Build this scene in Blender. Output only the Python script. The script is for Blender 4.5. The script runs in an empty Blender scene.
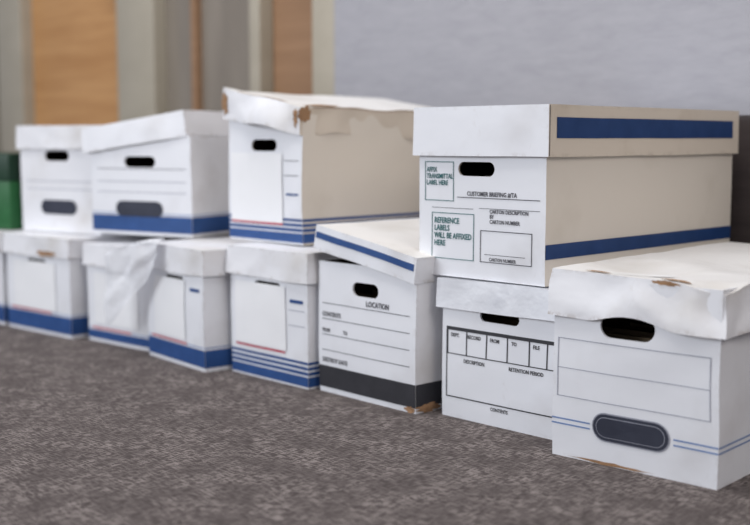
import bpy, bmesh, math, random
from mathutils import Vector, Matrix, noise, Euler

scene = bpy.context.scene
scene.view_settings.view_transform = 'Standard'
scene.view_settings.look = 'None'
scene.view_settings.exposure = 0.0

# ------------------------------------------------------------------ materials
def srgb(r, g, b):
    def f(c):
        c /= 255.0
        return c/12.92 if c <= 0.04045 else ((c+0.055)/1.055)**2.4
    return (f(r), f(g), f(b), 1.0)

def new_mat(name):
    m = bpy.data.materials.new(name); m.use_nodes = True
    nt = m.node_tree
    return m, nt, nt.nodes['Principled BSDF']

def N(nt, t, **kw):
    n = nt.nodes.new(t)
    for k, v in kw.items():
        if k in n.inputs: n.inputs[k].default_value = v
        else: setattr(n, k, v)
    return n

def board(name, col, dirt, rough=0.5, bump=0.08, coat=0.0, crinkle=7.0, dirt_lo=0.55, wear=0.0):
    m, nt, b = new_mat(name)
    tc = N(nt, 'ShaderNodeTexCoord')
    n1 = N(nt, 'ShaderNodeTexNoise', Scale=crinkle, Detail=4.0, Roughness=0.5)
    nt.links.new(tc.outputs['Object'], n1.inputs['Vector'])
    r = N(nt, 'ShaderNodeValToRGB')
    r.color_ramp.elements[0].position = dirt_lo; r.color_ramp.elements[0].color = col
    r.color_ramp.elements[1].position = 0.85; r.color_ramp.elements[1].color = dirt
    nt.links.new(n1.outputs['Fac'], r.inputs['Fac'])
    src = r.outputs['Color']
    if wear > 0:
        ge = N(nt, 'ShaderNodeNewGeometry')
        pr = N(nt, 'ShaderNodeMapRange'); pr.inputs['From Min'].default_value = 0.53; pr.inputs['From Max'].default_value = 0.63
        nt.links.new(ge.outputs['Pointiness'], pr.inputs['Value'])
        n3 = N(nt, 'ShaderNodeTexNoise', Scale=38.0, Detail=6.0, Roughness=0.7)
        nt.links.new(tc.outputs['Object'], n3.inputs['Vector'])
        nr = N(nt, 'ShaderNodeMapRange'); nr.inputs['From Min'].default_value = 0.50; nr.inputs['From Max'].default_value = 0.61
        nt.links.new(n3.outputs['Fac'], nr.inputs['Value'])
        mu = N(nt, 'ShaderNodeMath', operation='MULTIPLY'); nt.links.new(pr.outputs[0], mu.inputs[0]); nt.links.new(nr.outputs[0], mu.inputs[1])
        mv = N(nt, 'ShaderNodeMath', operation='MULTIPLY'); nt.links.new(mu.outputs[0], mv.inputs[0]); mv.inputs[1].default_value = wear
        n4 = N(nt, 'ShaderNodeTexNoise', Scale=11.0, Detail=9.0, Roughness=0.75, Distortion=1.2)
        nt.links.new(tc.outputs['Object'], n4.inputs['Vector'])
        sr = N(nt, 'ShaderNodeMapRange'); sr.inputs['From Min'].default_value = 0.63; sr.inputs['From Max'].default_value = 0.75; sr.inputs['To Max'].default_value = wear*0.35
        nt.links.new(n4.outputs['Fac'], sr.inputs['Value'])
        mm = N(nt, 'ShaderNodeMath', operation='MAXIMUM'); nt.links.new(mv.outputs[0], mm.inputs[0]); nt.links.new(sr.outputs[0], mm.inputs[1])
        mx = N(nt, 'ShaderNodeMix', data_type='RGBA')
        nt.links.new(mm.outputs[0], mx.inputs[0]); nt.links.new(src, mx.inputs[6]); mx.inputs[7].default_value = srgb(152, 136, 120)
        src = mx.outputs[2]
    nt.links.new(src, b.inputs['Base Color'])
    b.inputs['Roughness'].default_value = rough
    b.inputs['Coat Weight'].default_value = coat
    b.inputs['Coat Roughness'].default_value = 0.15
    bp = N(nt, 'ShaderNodeBump', Strength=bump, Distance=0.02)
    nt.links.new(n1.outputs['Fac'], bp.inputs['Height'])
    nt.links.new(bp.outputs['Normal'], b.inputs['Normal'])
    return m

def ink(name, col, rough=0.55):
    m, nt, b = new_mat(name)
    tc = N(nt, 'ShaderNodeTexCoord')
    n1 = N(nt, 'ShaderNodeTexNoise', Scale=25.0, Detail=5.0)
    nt.links.new(tc.outputs['Object'], n1.inputs['Vector'])
    r = N(nt, 'ShaderNodeValToRGB')
    c2 = tuple(min(1, c*1.2+0.006) for c in col[:3]) + (1,)
    r.color_ramp.elements[0].position = 0.35; r.color_ramp.elements[0].color = col
    r.color_ramp.elements[1].position = 0.75; r.color_ramp.elements[1].color = c2
    nt.links.new(n1.outputs['Fac'], r.inputs['Fac'])
    nt.links.new(r.outputs['Color'], b.inputs['Base Color'])
    b.inputs['Roughness'].default_value = rough
    return m

WHITE = board('white_cardboard', srgb(237, 238, 243), srgb(220, 219, 222), wear=0.45, bump=0.11)
WHITE2 = board('worn_white_cardboard', srgb(235, 235, 239), srgb(210, 206, 203), bump=0.26, dirt_lo=0.52, wear=0.7)
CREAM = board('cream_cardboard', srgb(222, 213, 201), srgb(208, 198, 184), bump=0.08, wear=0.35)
LTOP = board('off_white_cardboard', srgb(234, 232, 230), srgb(212, 207, 200), bump=0.22, wear=0.5)
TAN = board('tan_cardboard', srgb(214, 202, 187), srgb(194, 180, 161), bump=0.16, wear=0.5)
WRAP = board('glossy_white_cardboard', srgb(234, 236, 242), srgb(212, 214, 222), rough=0.3, bump=0.3, coat=0.6, crinkle=12)
PAPER = board('paper', srgb(244, 244, 246), srgb(230, 230, 232), rough=0.7, bump=0.08)
KRAFT = board('torn_kraft', srgb(160, 124, 92), srgb(112, 82, 58), rough=0.9, bump=0.4, crinkle=40)
INNER = board('shaded_inner_kraft', srgb(96, 80, 66), srgb(70, 56, 46), rough=0.9)  # kraft interior, darkened in colour to stand for shade inside the handle holes
FOLDER = board('manila', srgb(150, 130, 104), srgb(110, 88, 62), rough=0.8)
BLUE = ink('blue_ink', srgb(18, 54, 104))
BLUE2 = ink('mid_blue_ink', srgb(32, 72, 130))
LBLUE = ink('pale_blue_ink', srgb(112, 136, 180))
TEAL = ink('teal_ink', srgb(26, 96, 98))
BLACK = ink('black_ink', srgb(44, 44, 50))
GREY = ink('grey_ink', srgb(64, 64, 72))
LGREY = ink('light_grey_ink', srgb(150, 152, 164))
NAVY = ink('navy_label', srgb(42, 46, 62))
RED = ink('red_ink', srgb(185, 70, 85))
GREEN = ink('green_cover', srgb(34, 96, 52), 0.45)
DGREEN = ink('dark_green_cover', srgb(16, 52, 34), 0.45)

# semi-translucent plastic film
FILM, _nt, _b = new_mat('translucent_film')
_b.inputs['Base Color'].default_value = srgb(240, 241, 246); _b.inputs['Roughness'].default_value = 0.3
_b.inputs['Alpha'].default_value = 0.80
_tc = N(_nt, 'ShaderNodeTexCoord'); _nz = N(_nt, 'ShaderNodeTexNoise', Scale=30.0, Detail=4.0)
_nt.links.new(_tc.outputs['Object'], _nz.inputs['Vector'])
_bp = N(_nt, 'ShaderNodeBump', Strength=0.35, Distance=0.01); _nt.links.new(_nz.outputs['Fac'], _bp.inputs['Height']); _nt.links.new(_bp.outputs[0], _b.inputs['Normal'])

# ------------------------------------------------------------------ mesh helpers
def mesh_obj(name, verts, faces, mat=None, parent=None, smooth=False):
    me = bpy.data.meshes.new(name)
    me.from_pydata([tuple(v) for v in verts], [], faces); me.update()
    o = bpy.data.objects.new(name, me); scene.collection.objects.link(o)
    if mat: me.materials.append(mat)
    if smooth:
        me.shade_smooth(); me.set_sharp_from_angle(angle=math.radians(38))
    if parent: o.parent = parent
    return o

def grid_box(x0, x1, y0, y1, z0, z1, skip, cell=0.009):
    bm = bmesh.new()
    def face(o, a, b):
        o, a, b = Vector(o), Vector(a), Vector(b)
        n, m = max(1, round(a.length/cell)), max(1, round(b.length/cell))
        vs = [[bm.verts.new(o + a*i/n + b*j/m) for j in range(m+1)] for i in range(n+1)]
        for i in range(n):
            for j in range(m):
                bm.faces.new((vs[i][j], vs[i+1][j], vs[i+1][j+1], vs[i][j+1]))
    W, D, H = x1-x0, y1-y0, z1-z0
    face((x0, y0, z0), (W, 0, 0), (0, 0, H))
    face((x1, y1, z0), (-W, 0, 0), (0, 0, H))
    face((x1, y0, z0), (0, D, 0), (0, 0, H))
    face((x0, y1, z0), (0, -D, 0), (0, 0, H))
    if skip != 'bottom': face((x0, y1, z0), (W, 0, 0), (0, -D, 0))
    if skip != 'top': face((x0, y0, z1), (W, 0, 0), (0, D, 0))
    bmesh.ops.remove_doubles(bm, verts=bm.verts, dist=0.0005)
    me = bpy.data.meshes.new('shell'); bm.to_mesh(me); bm.free()
    return me

def stadium(cx, cz, w, h, n=10):
    r = h/2; pts = []
    for s, a0 in ((1, -90), (-1, 90)):
        for i in range(n+1):
            a = math.radians(a0 + 180*i/n)
            pts.append((cx + s*(w/2-r) + r*math.cos(a), cz + r*math.sin(a)))
    return pts

class Part:
    """a folded cardboard shell with a crumple function, plus print that follows it"""
    def __init__(s, dims, warp):
        s.x0, s.x1, s.y0, s.y1, s.z0, s.z1 = dims
        s.warp = warp; s.dec = {}
    def pt(s, face, u, v, off=0.0009):
        if face == 'F': return Vector((s.x0+u, s.y0-off, s.z0+v))
        if face == 'R': return Vector((s.x1+off, s.y0+u, s.z0+v))
        if face == 'L': return Vector((s.x0-off, s.y0+u, s.z0+v))
        return Vector((s.x0+u, s.y0+v, s.z1+off))
    def add(s, mat, vs, fs):
        V, F = s.dec.setdefault(mat.name, ([], []))
        k = len(V); V += [s.warp(v) for v in vs]; F += [[i+k for i in f] for f in fs]
    def rect(s, mat, u0, v0, u1, v1, face='F', off=0.0009):
        n, m = max(1, round(abs(u1-u0)/0.01)), max(1, round(abs(v1-v0)/0.01))
        vs = [s.pt(face, u0+(u1-u0)*i/n, v0+(v1-v0)*j/m, off) for i in range(n+1) for j in range(m+1)]
        fs = []
        for i in range(n):
            for j in range(m):
                a = i*(m+1)+j; q = [a, a+m+1, a+m+2, a+1]
                if face == 'L': q.reverse()
                fs.append(q)
        s.add(mat, vs, fs)
    def outline(s, mat, u0, v0, u1, v1, t=0.0014, face='F'):
        s.rect(mat, u0, v0, u1, v0+t, face); s.rect(mat, u0, v1-t, u1, v1, face)
        s.rect(mat, u0, v0, u0+t, v1, face); s.rect(mat, u1-t, v0, u1, v1, face)
    def line(s, mat, u0, u1, v, t=0.0014, face='F'): s.rect(mat, u0, v, u1, v+t, face)
    def poly(s, mat, pts, face='F', off=0.0012):
        cx = sum(p[0] for p in pts)/len(pts); cy = sum(p[1] for p in pts)/len(pts)
        n = len(pts)
        vs = [s.pt(face, cx, cy, off)] + [s.pt(face, cx+(p[0]-cx)*.5, cy+(p[1]-cy)*.5, off) for p in pts] + [s.pt(face, *p, off) for p in pts]
        fs = []
        for i in range(n):
            j = (i+1) % n
            fs.append([0, 1+i, 1+j]); fs.append([1+i, 1+n+i, 1+n+j, 1+j])
        s.add(mat, vs, fs)
    def tear(s, mat, cx, cy, w, h, seed, face='F', off=0.0014, n=26):
        rd = random.Random(seed); pts = []
        for i in range(n):
            a = 2*math.pi*i/n; k = rd.uniform(0.55, 1.0)
            pts.append((cx+w/2*k*math.cos(a), cy+h/2*k*math.sin(a)))
        s.poly(mat, pts, face, off)
    def text(s, mat, txt, u, v, size, face='F', sx=0.85):
        cu = bpy.data.curves.new('t', 'FONT'); cu.body = txt; cu.size = size; cu.resolution_u = 2
        cu.space_line = 0.95; cu.offset = size*0.024
        o = bpy.data.objects.new('t', cu); scene.collection.objects.link(o)
        dg = bpy.context.evaluated_depsgraph_get()
        me = bpy.data.meshes.new_from_object(o.evaluated_get(dg))
        vs = [s.pt(face, u+p.co.x*sx, v+p.co.y, 0.001) for p in me.vertices]
        s.add(mat, vs, [list(p.vertices) for p in me.polygons])
        bpy.data.objects.remove(o); bpy.data.curves.remove(cu); bpy.data.meshes.remove(me)
    def flush(s, parent, loc, rot, tag):
        for mn, (V, F) in s.dec.items():
            o = mesh_obj(tag+'_'+mn, V, F, bpy.data.materials[mn], parent)
            o.location = loc; o.rotation_euler = rot

def shell_obj(name, me, warp, mats, cutters, parent, dims, loc=(0,0,0), rot=(0,0,0), thick=0.004):
    o = bpy.data.objects.new(name, me); scene.collection.objects.link(o)
    md = o.modifiers.new('s', 'SOLIDIFY'); md.thickness = thick; md.offset = -1; md.use_even_offset = True
    cs = []
    for c in cutters:
        n = len(c[0]); ya, yb = c[1], c[2]
        vs = [(p[0], ya, p[1]) for p in c[0]] + [(p[0], yb, p[1]) for p in c[0]]
        fs = [list(range(n)), list(range(2*n-1, n-1, -1))] + [[i, i+n, (i+1) % n+n, (i+1) % n] for i in range(n)]
        co = mesh_obj('cut', vs, fs)
        bm = bmesh.new(); bm.from_mesh(co.data); bmesh.ops.recalc_face_normals(bm, faces=bm.faces); bm.to_mesh(co.data); bm.free()
        b = o.modifiers.new('b', 'BOOLEAN'); b.operation = 'DIFFERENCE'; b.object = co; b.solver = 'EXACT'
        cs.append(co)
    dg = bpy.context.evaluated_depsgraph_get()
    new = bpy.data.meshes.new_from_object(o.evaluated_get(dg))
    o.modifiers.clear(); o.data = new; new.name = name
    for c in cs: bpy.data.objects.remove(c)
    new.materials.clear()
    for m in mats: new.materials.append(m)
    new.materials.append(INNER); inn = len(mats)
    W, D, H = dims
    for p in new.polygons:
        c = p.center
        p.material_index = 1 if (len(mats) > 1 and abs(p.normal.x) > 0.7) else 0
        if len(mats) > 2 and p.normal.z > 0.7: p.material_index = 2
        e = thick*0.85
        if e < c.x < W-e and e < c.y < D-e and ((name == 'body' and c.z > e) or (name == 'lid' and c.z < H-e)):
            p.material_index = inn
    for v in new.vertices: v.co = warp(v.co.copy())
    new.shade_smooth(); new.set_sharp_from_angle(angle=math.radians(38))
    o.parent = parent; o.location = loc; o.rotation_euler = rot
    return o

def make_warp(seed, amp, W, D, H, kind, dents=(), crease=0.0):
    off = Vector((seed*13.7, seed*7.1, seed*3.3))
    def warp(p):
        q = p + off
        a = noise.noise_vector(q*5.0); b = noise.noise_vector(q*17.0)
        d = a*amp*1.7 + b*amp*0.4
        if crease:
            cz = abs(noise.noise(q*11.0)); cx = abs(noise.noise(q*11.0 + Vector((5, 3, 8))))
            d += Vector((cx, cz, 0.0))*crease - Vector((crease, crease, 0))*0.3
        r = p.copy()
        if kind == 'body':
            k = 0.35 + 0.65*max(0, min(1, p.z/0.06))
            bulge = math.sin(math.pi*max(0, min(1, p.z/H)))*amp*0.8
            r.x += d.x*k; r.y += d.y*k
            r.y += -bulge if p.y < D*0.3 else bulge
        else:
            r.x += d.x; r.y += d.y
            fl = 1 - max(0, min(1, p.z/H))
            r.x += (1 if p.x > W/2 else -1)*fl*amp*0.8
            r.y += (1 if p.y > D/2 else -1)*fl*amp*0.8
            r.z += (d.z*0.9)*(fl) - (1-fl)*abs(d.z)*0.5
        for (dx, dy, dz, rad, vx, vy, vz) in dents:
            t = (p - Vector((dx, dy, dz))).length/rad
            if t < 1:
                w = (1-t*t)**2
                r += Vector((vx, vy, vz))*w
        return r
    return warp

def box(name, x, y, z, yaw, W, D, H, lid_h, seed, amp=0.002, lamp=0.0025, body_mats=None, lid_mats=None,
        hole=(0.5, None, 0.085, 0.024), lid_dz=0.0, lid_rot=(0, 0, 0), lid_off=(0, 0), dents=(), body_h=None, g=0.006, crease=0.004):
    root = bpy.data.objects.new(name, None); scene.collection.objects.link(root)
    root.location = (x, y, z); root.rotation_euler = (0, 0, math.radians(yaw)); root.empty_display_size = 0.1
    bh = body_h or H-0.006
    hz = hole[1] if hole[1] else H-lid_h-0.02
    hx = W*hole[0]
    bw = make_warp(seed, amp, W, D, bh, 'body')
    me = grid_box(0, W, 0, D, 0, bh, 'top')
    cut = [(stadium(hx, hz, hole[2], hole[3]), -0.02, 0.02), (stadium(W/2, hz, hole[2], hole[3]), D-0.02, D+0.02)]
    shell_obj('body', me, bw, body_mats or [WHITE], cut, root, (W, D, bh))
    bp = Part((0, W, 0, D, 0, bh), bw)
    vs, fs = [], []; rd = random.Random(seed); yy = 0.03
    while yy < D-0.03:
        t = rd.uniform(0.004, 0.012); hh = (hz-hole[3]/2)*rd.uniform(0.86, 0.98); a = 0.014
        k = len(vs)
        for (px, py, pz) in ((a, yy, .006), (W-a, yy, .006), (W-a, yy+t, .006), (a, yy+t, .006), (a, yy, hh), (W-a, yy, hh), (W-a, yy+t, hh), (a, yy+t, hh)):
            vs.append((px, py, pz))
        fs += [[k+i for i in f] for f in ((0,3,2,1),(4,5,6,7),(0,1,5,4),(1,2,6,5),(2,3,7,6),(3,0,4,7))]
        yy += t + rd.uniform(0.002, 0.01)
    mesh_obj('file_folders', vs, fs, FOLDER, root)
    LW, LD = W+2*g, D+2*g
    lw = make_warp(seed+50, lamp, LW, LD, lid_h, 'lid', dents, crease)
    lme = grid_box(0, LW, 0, LD, 0, lid_h, 'bottom')
    loc = Vector((-g+lid_off[0], -g+lid_off[1], H-lid_h+lid_dz)); rot = tuple(math.radians(a) for a in lid_rot)
    shell_obj('lid', lme, lw, lid_mats or [WHITE], [], root, (LW, LD, lid_h), loc, rot, 0.0035)
    lp = Part((0, LW, 0, LD, 0, lid_h), lw)
    def done():
        bp.flush(root, (0, 0, 0), (0, 0, 0), 'print')
        lp.flush(root, loc, rot, 'lid_print')
    return root, bp, lp, done

NM = 'archive_storage_box'
# ============ top box on the right (sharpest one)
r, b, l, done = box(NM, -1.378, 1.450, 0.246, 0.5, 0.276, 0.60, 0.291, 0.083, 3, 0.001, 0.001,
    [WHITE, CREAM], [WHITE, TAN, WHITE], hole=(0.47, 0.186, 0.080, 0.024), g=0.0075, crease=0.0008)
b.rect(BLUE, 0.0, 0.043, 0.60, 0.067, 'R')
l.rect(BLUE, 0.02, 0.030, 0.590, 0.063, 'R')
l.rect(GREY, 0.0015, 0.001, 0.0028, 0.082, 'R')
b.outline(TEAL, 0.014, 0.130, 0.080, 0.198); b.text(TEAL, 'AFFIX\nTRANSMITTAL\nLABEL HERE', 0.018, 0.180, 0.0118, sx=0.78)
b.outline(TEAL, 0.030, 0.030, 0.126, 0.110); b.text(TEAL, 'REFERENCE\nLABELS\nWILL BE AFFIXED\nHERE', 0.036, 0.092, 0.0138, sx=0.80)
b.line(GREY, 0.088, 0.265, 0.137); b.text(GREY, 'CUSTOMER BRIEFING #/TA', 0.11, 0.141, 0.0105)
b.line(GREY, 0.030, 0.124, 0.118, 0.0009)
b.text(GREY, 'CARTON DESCRIPTION\nBY\nCARTON NUMBER', 0.160, 0.113, 0.009)
b.line(GREY, 0.137, 0.265, 0.120, 0.0009)
b.outline(GREY, 0.140, 0.030, 0.250, 0.084); b.line(GREY, 0.15, 0.236, 0.043, 0.0009); b.text(GREY, 'CARTON NUMBER', 0.16, 0.033, 0.008)
done()

# ============ front right box
r, b, l, done = box(NM, -1.030, 1.383, 0, 3.0, 0.270, 0.60, 0.284, 0.070, 7, 0.0026, 0.0030,
    [WHITE], [WHITE2, WHITE2, LTOP], hole=(0.47, 0.211, 0.092, 0.036), lid_rot=(0, 1.5, 0), lid_dz=0.005, crease=0.008,
    dents=((0.14, 0, 0.0, 0.07, 0, -0.006, 0.013), (0.28, 0.0, 0.07, 0.08, -0.004, 0.004, -0.010), (0.1, 0.12, 0.07, 0.12, 0, 0, -0.010),
           (0.24, 0.0, 0.0, 0.05, 0.002, -0.006, 0.0), (0.28, 0.09, 0.0, 0.07, 0.010, 0, 0.006), (0.20, 0.3, 0.07, 0.15, 0, 0, -0.012)))
for pts, m, o in ((stadium(0.135, 0.058, 0.126, 0.044), LGREY, .0010), (stadium(0.135, 0.058, 0.122, 0.040), NAVY, .0014), ):
    b.poly(m, pts, 'F', o)
ring = stadium(0.135, 0.058, 0.112, 0.031); b.poly(LGREY, ring, 'F', .0017); b.poly(NAVY, stadium(0.135, 0.058, 0.110, 0.029), 'F', .0020)
for v in (0.050, 0.058):
    b.line(LBLUE, 0.0, 0.068, v, 0.0024); b.line(LBLUE, 0.203, 0.27, v, 0.0024); b.line(LBLUE, 0, 0.59, v, 0.0024, 'R')
b.outline(LGREY, 0.008, 0.094, 0.258, 0.184, 0.0013); b.line(LGREY, 0.008, 0.258, 0.138, 0.0012)
l.tear(KRAFT, 0.075, 0.014, 0.06, 0.022, 4, 'T', 0.0018); l.tear(KRAFT, 0.20, 0.010, 0.06, 0.018, 5, 'T', 0.0018); l.tear(KRAFT, 0.275, 0.16, 0.012, 0.06, 15, 'T', 0.0018)
l.tear(KRAFT, 0.19, 0.067, 0.05, 0.008, 6, 'F', 0.0018); b.tear(KRAFT, 0.10, 0.003, 0.16, 0.006, 8)
l.tear(PAPER, 0.14, 0.045, 0.12, 0.05, 16, 'T', 0.0024)
done()

# ============ box under the right stack
r, b, l, done = box(NM, -1.318, 1.447, 0, 0, 0.270, 0.59, 0.244, 0.050, 11, 0.0024, 0.0030,
    [WHITE], [WRAP], hole=(0.47, 0.186, 0.085, 0.020), crease=0.005)
b.rect(BLACK, 0.012, 0.154, 0.262, 0.160)
b.outline(BLACK, 0.012, 0.112, 0.262, 0.160, 0.0018)
for u in (0.055, 0.10, 0.145, 0.19, 0.225): b.rect(BLACK, u, 0.112, u+0.0022, 0.158)
for t, u in (('DEPT.', .020), ('RECORD', .058), ('FROM', .108), ('TO', .155), ('FILE', .198)): b.text(BLACK, t, u, 0.143, 0.009)
b.text(BLACK, 'DESCRIPTION', 0.05, 0.100, 0.009); b.text(BLACK, 'RETENTION PERIOD', 0.15, 0.100, 0.009)
b.line(BLACK, 0.012, 0.262, 0.036, 0.0022); b.text(BLACK, 'CONTENTS', 0.11, 0.026, 0.0085)
b.rect(BLACK, 0.010, 0.036, 0.0118, 0.16)
done()

# ============ box with the slanting lid and black band
r, b, l, done = box(NM, -1.615, 1.423, 0, -2, 0.264, 0.40, 0.292, 0.046, 17, 0.0018, 0.002,
    [WHITE, WHITE2], [WHITE, WHITE2, LTOP], hole=(0.5, 0.207, 0.070, 0.026), lid_rot=(0, 9.0, 0), lid_dz=0.030, body_h=0.252, crease=0.003)
b.rect(BLACK, 0, 0.010, 0.264, 0.052); b.rect(BLACK, 0, 0.010, 0.40, 0.052, 'R')
l.rect(BLUE2, 0.003, 0.022, 0.272, 0.034)
for v in (0.172, 0.142, 0.112, 0.082): b.line(GREY, 0.012, 0.25, v, 0.0013)
b.text(GREY, 'LOCATION', 0.135, 0.178, 0.014); b.text(GREY, 'CONTENTS', 0.012, 0.148, 0.012)
b.text(GREY, 'DESTROY DATE', 0.012, 0.060, 0.012); b.text(GREY, 'FROM                TO', 0.012, 0.118, 0.010)
b.tear(KRAFT, 0.250, 0.006, 0.036, 0.014, 9); b.tear(KRAFT, 0.03, 0.008, 0.07, 0.020, 10, 'R')
done()

def striped(b, W, D, top=0.058, n=3, solid=False, red=True):
    if solid:
        b.rect(BLUE2, 0, 0.008, W, top); b.rect(BLUE2, 0, 0.008, D, top, 'R')
        b.line(LBLUE, 0, W, top+0.004, 0.002); b.line(LBLUE, 0, D, top+0.004, 0.002, 'R')
    else:
        b.rect(BLUE2, 0, 0.004, W, top*0.40); b.rect(BLUE2, 0, 0.004, D, top*0.40, 'R')
        st = top*0.54/n
        for i in range(n):
            t = st*(0.62-0.06*i); z = top*0.46+i*st
            b.rect(BLUE2, 0, z, W, z+t); b.rect(BLUE2, 0, z, D, z+t, 'R')
    if red: b.rect(RED, 0.02, top+0.004, W*0.72, top+0.008, 'F', 0.0026)

# ============ box under the tall crumpled one
r, b, l, done = box(NM, -1.880, 1.412, 0, -1, 0.248, 0.40, 0.266, 0.058, 23, 0.0018, 0.003, [WHITE], [WHITE2])
striped(b, 0.248, 0.40); b.rect(PAPER, 0.018, 0.068, 0.182, 0.195, 'F', 0.0022); b.line(LGREY, 0.19, 0.24, 0.15); b.line(LGREY, 0.19, 0.24, 0.12)
b.rect(BLUE2, 0.195, 0.165, 0.235, 0.172)
done()

# ============ tall crumpled one on top
r, b, l, done = box(NM, -1.985, 1.490, 0.268, 0, 0.245, 0.46, 0.286, 0.060, 29, 0.0018, 0.0032,
    [WHITE, CREAM], [WHITE2, TAN, LTOP], lid_rot=(-0.6, 8.5, 0), lid_dz=0.034, body_h=0.268, hole=(0.5, 0.202, 0.085, 0.024), crease=0.008, lid_off=(-0.004, 0),
    dents=((0.257, 0.0, 0.058, 0.08, -0.004, -0.002, -0.004), (0.15, 0.0, 0.0, 0.09, 0, -0.022, 0.008), (0.0, 0, 0.058, 0.05, -0.006, -0.006, 0.006),
           (0.257, 0.10, 0.0, 0.06, 0.006, 0, 0.006), (0.257, 0.33, 0.0, 0.07, 0.008, 0, -0.006), (0.12, 0.2, 0.058, 0.16, 0, 0, -0.008),
           (0.257, 0.22, 0.06, 0.07, 0, 0, -0.004)))
striped(b, 0.245, 0.46, red=False); b.rect(PAPER, 0.012, 0.042, 0.185, 0.186, 'F', 0.0028); b.line(GREY, 0.19, 0.235, 0.17); b.line(GREY, 0.19, 0.235, 0.14)
b.rect(RED, 0.012, 0.038, 0.185, 0.042, 'F', 0.003)
b.rect(BLUE2, 0.195, 0.10, 0.235, 0.104)
l.tear(KRAFT, 0.010, 0.030, 0.026, 0.055, 31); l.tear(KRAFT, 0.245, 0.036, 0.018, 0.045, 32); l.tear(KRAFT, 0.010, 0.045, 0.04, 0.04, 33, 'R')
l.tear(KRAFT, 0.12, 0.006, 0.20, 0.012, 34, 'T'); l.tear(KRAFT, 0.244, 0.06, 0.028, 0.11, 35, 'T')
l.rect(KRAFT, 0.03, 0.0578, 0.42, 0.0595, 'R')
done()

# ============ middle floor boxes
r, b, l, done = box(NM, -2.155, 1.388, 0, -6, 0.250, 0.38, 0.256, 0.056, 37, 0.002, 0.003, [WHITE], [WHITE2])
striped(b, 0.25, 0.38, 0.045, solid=True); b.rect(PAPER, 0.035, 0.058, 0.175, 0.186, 'F', 0.0022); b.rect(BLUE2, 0.195, 0.165, 0.235, 0.172)
done()
r, b, l, done = box(NM, -2.425, 1.392, 0, 4, 0.240, 0.38, 0.236, 0.054, 41, 0.002, 0.003, [WHITE], [WHITE2])
striped(b, 0.24, 0.38, 0.028, solid=True); b.rect(PAPER, 0.03, 0.045, 0.20, 0.168, 'F', 0.0022)
done()
r, b, l, done = box(NM, -2.745, 1.345, 0, 4, 0.285, 0.38, 0.244, 0.050, 43, 0.002, 0.003, [WHITE], [WHITE2])
striped(b, 0.285, 0.38, 0.050, solid=True); b.rect(PAPER, 0.035, 0.060, 0.225, 0.180, 'F', 0.0022)
l.tear(KRAFT, 0.2, 0.01, 0.1, 0.02, 44)
done()
r, b, l, done = box(NM, -3.055, 1.345, 0, 0, 0.285, 0.38, 0.244, 0.050, 47, 0.002, 0.003, [WHITE], [WHITE2])
striped(b, 0.285, 0.38, 0.050, solid=True)
done()

# ============ tilted-lid box on top, middle
r, b, l, done = box(NM, -2.436, 1.418, 0.258, 15.5, 0.305, 0.38, 0.256, 0.058, 53, 0.002, 0.0025,
    [WHITE], [WHITE, WHITE2], hole=(0.5, 0.172, 0.095, 0.026), lid_rot=(0, -7.5, 0), lid_dz=-0.006, body_h=0.232, lid_off=(-0.012, 0))
striped(b, 0.305, 0.38, 0.046, solid=True, red=False)
b.poly(NAVY, stadium(0.15, 0.062, 0.140, 0.036), 'F', 0.002); b.line(GREY, 0.02, 0.29, 0.155); b.line(LGREY, 0.02, 0.29, 0.125); b.line(LGREY, 0.02, 0.29, 0.1)
done()
# ============ far box on top
r, b, l, done = box(NM, -2.762, 1.400, 0.246, 13, 0.288, 0.36, 0.272, 0.060, 59, 0.002, 0.0025,
    [WHITE2], [WHITE2], hole=(0.48, 0.195, 0.09, 0.026))
b.poly(NAVY, stadium(0.14, 0.065, 0.130, 0.036), 'F', 0.002); b.line(LGREY, 0.02, 0.27, 0.13); b.line(LGREY, 0.02, 0.27, 0.11)
done()

# ============ green document case at far left
gr = bpy.data.objects.new('green_document_case', None); scene.collection.objects.link(gr)
gr.location = (-3.064, 1.320, 0.246); gr.rotation_euler = (0, 0, math.radians(13))
def cuboid(name, x0, x1, y0, y1, z0, z1, mat, parent=None, bev=0.0):
    bm = bmesh.new(); bmesh.ops.create_cube(bm, size=1)
    for v in bm.verts:
        v.co = Vector(((x0+x1)/2+v.co.x*(x1-x0), (y0+y1)/2+v.co.y*(y1-y0), (z0+z1)/2+v.co.z*(z1-z0)))
    if bev: bmesh.ops.bevel(bm, geom=bm.edges[:], offset=bev, segments=3, affect='EDGES', profile=0.5)
    me = bpy.data.meshes.new(name); bm.to_mesh(me); bm.free(); me.materials.append(mat)
    o = bpy.data.objects.new(name, me); scene.collection.objects.link(o)
    if parent: o.parent = parent
    if bev: me.shade_smooth(); me.set_sharp_from_angle(angle=math.radians(35))
    return o
cuboid('case_body', 0, 0.276, 0, 0.26, 0, 0.13, GREEN, gr, 0.004)
cuboid('case_lid', -0.002, 0.279, -0.004, 0.262, 0.128, 0.20, DGREEN, gr, 0.004)
cuboid('label', 0.07, 0.19, -0.0025, 0.0, 0.04, 0.09, PAPER, gr)
cuboid('latch', 0.115, 0.145, -0.009, -0.002, 0.115, 0.145, NAVY, gr, 0.002)

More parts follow.
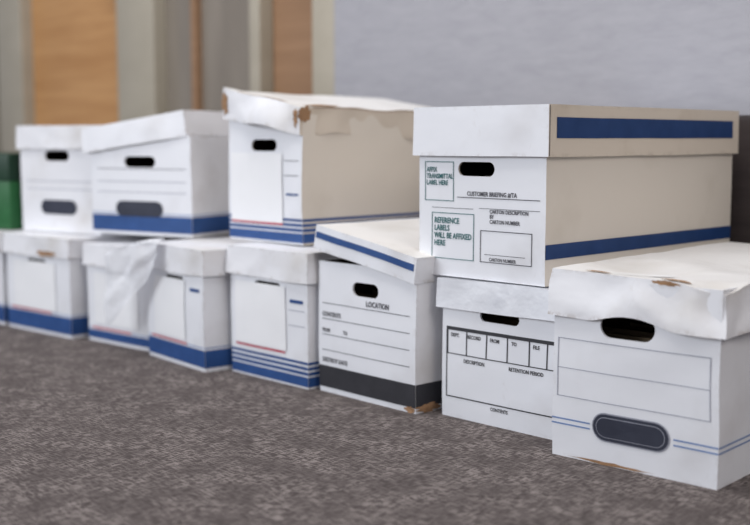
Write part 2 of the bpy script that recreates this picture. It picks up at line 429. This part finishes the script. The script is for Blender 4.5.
# ============ loose plastic sheet draped from the lid, hanging over the neighbour
vs, fs = [], []; n, m = 40, 40
for i in range(n+1):
    for j in range(m+1):
        u, v = i/n, j/m
        L = 0.045 + 0.165 - 0.115*u**1.4
        s = v*L
        x = -2.250 + 0.190*u - 0.004*v
        top = 0.262 - 0.040*(1-u)**1.8
        if s < 0.045:
            a = s/0.045*math.pi/2; y = 1.388 - 0.028*math.sin(a); z = top + 0.006*math.cos(a)
        else:
            y = 1.360; z = top - (s-0.045)
        y -= 0.010 + 0.016*(1-u)*(1-0.4*v)
        y -= 0.006*math.sin(u*6.0+v*1.5)**2
        n2 = noise.noise_vector(Vector((u*4, v*5, 9.1)))
        y += n2.y*0.006; z += n2.z*0.004; x += n2.x*0.007
        vs.append((x, y, z))
for i in range(n):
    for j in range(m):
        a = i*(m+1)+j; fs.append([a, a+1, a+m+2, a+m+1])
sh = mesh_obj('plastic_sheet', vs, fs, FILM, None, True)

# ------------------------------------------------------------------ room
def carpet():
    m, nt, b = new_mat('carpet')
    tc = N(nt, 'ShaderNodeTexCoord')
    outs = []
    for sc, ph in (((50, 380, 1), 0.0), ((380, 50, 1), 3.1)):
        mp = N(nt, 'ShaderNodeMapping'); mp.inputs['Scale'].default_value = sc; mp.inputs['Location'].default_value = (ph, ph, 0)
        nt.links.new(tc.outputs['Object'], mp.inputs['Vector'])
        nz = N(nt, 'ShaderNodeTexNoise', Scale=1.0, Detail=0.0, Roughness=0.5)
        nt.links.new(mp.outputs[0], nz.inputs['Vector'])
        rp = N(nt, 'ShaderNodeMapRange'); rp.inputs['From Min'].default_value = 0.54; rp.inputs['From Max'].default_value = 0.64
        nt.links.new(nz.outputs['Fac'], rp.inputs['Value']); outs.append(rp.outputs[0])
    mx = N(nt, 'ShaderNodeMath', operation='MAXIMUM'); nt.links.new(outs[0], mx.inputs[0]); nt.links.new(outs[1], mx.inputs[1])
    big = N(nt, 'ShaderNodeTexNoise', Scale=16.0, Detail=4.0)
    nt.links.new(tc.outputs['Object'], big.inputs['Vector'])
    mr = N(nt, 'ShaderNodeMapRange'); mr.inputs['From Min'].default_value = 0.38; mr.inputs['From Max'].default_value = 0.62
    mr.inputs['To Min'].default_value = 0.35; mr.inputs['To Max'].default_value = 1.0
    nt.links.new(big.outputs['Fac'], mr.inputs['Value'])
    mul = N(nt, 'ShaderNodeMath', operation='MULTIPLY'); nt.links.new(mx.outputs[0], mul.inputs[0]); nt.links.new(mr.outputs[0], mul.inputs[1])
    cr = N(nt, 'ShaderNodeValToRGB')
    cr.color_ramp.elements[0].color = srgb(80, 73, 72); cr.color_ramp.elements[1].color = srgb(140, 131, 128)
    nt.links.new(mul.outputs[0], cr.inputs['Fac']); nt.links.new(cr.outputs[0], b.inputs['Base Color'])
    b.inputs['Roughness'].default_value = 0.95; b.inputs['Specular IOR Level'].default_value = 0.1
    bp = N(nt, 'ShaderNodeBump', Strength=0.25, Distance=0.001); nt.links.new(mul.outputs[0], bp.inputs['Height'])
    nt.links.new(bp.outputs[0], b.inputs['Normal'])
    return m

def streaky(name, c1, c2, scale, rough=0.6, spec=0.3):
    m, nt, b = new_mat(name)
    tc = N(nt, 'ShaderNodeTexCoord'); mp = N(nt, 'ShaderNodeMapping'); mp.inputs['Scale'].default_value = scale
    nt.links.new(tc.outputs['Object'], mp.inputs['Vector'])
    nz = N(nt, 'ShaderNodeTexNoise', Scale=1.0, Detail=6.0, Roughness=0.65, Distortion=0.4); nt.links.new(mp.outputs[0], nz.inputs['Vector'])
    cr = N(nt, 'ShaderNodeValToRGB'); cr.color_ramp.elements[0].position = 0.3; cr.color_ramp.elements[1].position = 0.7
    cr.color_ramp.elements[0].color = c1; cr.color_ramp.elements[1].color = c2
    nt.links.new(nz.outputs['Fac'], cr.inputs['Fac']); nt.links.new(cr.outputs[0], b.inputs['Base Color'])
    b.inputs['Roughness'].default_value = rough; b.inputs['Specular IOR Level'].default_value = spec
    return m

WALLC = streaky('grey_vinyl_wallcovering', srgb(158, 157, 164), srgb(170, 169, 175), (14, 14, 60))
WAINS = streaky('dark_wainscot', srgb(66, 58, 58), srgb(82, 74, 72), (3, 3, 40), 0.5)
WOOD = streaky('oak_veneer', srgb(182, 132, 84), srgb(208, 160, 110), (2.0, 2.0, 28), 0.45)
WOOD2 = streaky('brown_veneer', srgb(142, 110, 84), srgb(160, 126, 98), (2.0, 2.0, 30), 0.45)
FRAME = streaky('beige_frame_paint', srgb(166, 158, 143), srgb(180, 172, 157), (2, 2, 4), 0.4)
PLAST = streaky('plaster', srgb(170, 166, 158), srgb(180, 176, 168), (4, 4, 4))
REFLGLASS = streaky('painted_reflection_glass', srgb(116, 107, 98), srgb(146, 137, 126), (5, 5, 0.6), 0.12, 0.6)  # blurred brown-grey reflections painted into the pane colour as vertical streaks
METAL = ink('brushed_metal', srgb(150, 148, 145), 0.3); METAL.node_tree.nodes['Principled BSDF'].inputs['Metallic'].default_value = 0.9

cuboid('floor', -7, 3, -3, 2.2, -0.05, 0, carpet())
YW = 2.12
wall = cuboid('wall_back', -2.34, 3, YW, YW+0.12, 0, 2.8, WALLC)
wn = cuboid('trim_1', -2.34, 3, YW-0.012, YW, 0.0, 0.530, WAINS)
wl = cuboid('wall_left_back', -7, -2.34, YW+0.10, YW+0.22, 0, 2.8, PLAST)

def doorway(name, x0, x1, frame_l, frame_r, mat, handle=True, wood=True):
    rt = bpy.data.objects.new(name, None); scene.collection.objects.link(rt)
    y0 = YW-0.0
    cuboid('panel', x0, x1, y0+0.05, y0+0.10, 0.01, 2.1, mat, rt)
    if frame_l: cuboid('jamb_a', x0-frame_l, x0, y0, y0+0.10, 0, 2.16, FRAME, rt, 0.004)
    if frame_r: cuboid('jamb_b', x1, x1+frame_r, y0, y0+0.10, 0, 2.16, FRAME, rt, 0.004)
    cuboid('head', x0, x1, y0, y0+0.10, 2.1, 2.16, FRAME, rt, 0.004)
    if handle:
        cuboid('handle', x1-0.08, x1-0.06, y0+0.01, y0+0.025, 0.98, 1.2, METAL, rt, 0.004)
        cuboid('handle_post', x1-0.075, x1-0.065, y0+0.02, y0+0.05, 1.04, 1.06, METAL, rt)
    return rt
doorway('door_1', -4.15, -3.46, 0.20, 0.0, WOOD)
w = doorway('window_1', -3.23, -2.72, 0.228, 0.05, REFLGLASS, False)
cuboid('mullion', -3.06, -3.03, YW+0.03, YW+0.055, 0.01, 2.1, WOOD2, w)
doorway('door_2', -2.668, -2.435, 0.0, 0.094, WOOD2, False)
doorway('door_3', -5.4, -4.6, 0.1, 0.1, WOOD2, True)

# ------------------------------------------------------------------ lights
def area(name, loc, tgt, sx, sy, e, col):
    L = bpy.data.lights.new(name, 'AREA'); L.shape = 'RECTANGLE'; L.size = sx; L.size_y = sy; L.energy = e; L.color = col
    o = bpy.data.objects.new(name, L); scene.collection.objects.link(o); o.location = loc
    o.rotation_euler = (Vector(tgt)-Vector(loc)).to_track_quat('-Z', 'Y').to_euler()
area('window_light', (-3.0, -2.4, 1.7), (-1.4, 1.5, 0.3), 2.6, 1.6, 96, (0.90, 0.945, 1.0))
area('ceiling_light_warm', (1.8, 0.6, 2.4), (-1.0, 1.6, 0.3), 1.6, 1.6, 34, (1.0, 0.94, 0.87))
area('ceiling_light', (-1.8, 0.9, 2.75), (-1.8, 1.2, 0), 3.0, 0.9, 44, (1.0, 0.98, 0.96))
wd = bpy.data.worlds.new('room_ambient'); scene.world = wd; wd.use_nodes = True
wd.node_tree.nodes['Background'].inputs[0].default_value = (0.89, 0.91, 1.0, 1); wd.node_tree.nodes['Background'].inputs[1].default_value = 0.35

# ------------------------------------------------------------------ camera
cam = bpy.data.cameras.new('camera'); co = bpy.data.objects.new('camera', cam); scene.collection.objects.link(co)
co.location = (0, 0, 0.48); co.rotation_euler = (math.radians(90-6.16), 0, math.radians(45.8))
cam.lens = 54.3; cam.sensor_width = 36; cam.clip_start = 0.05
cam.dof.use_dof = True; cam.dof.focus_distance = 1.80; cam.dof.aperture_fstop = 2.3
scene.camera = co
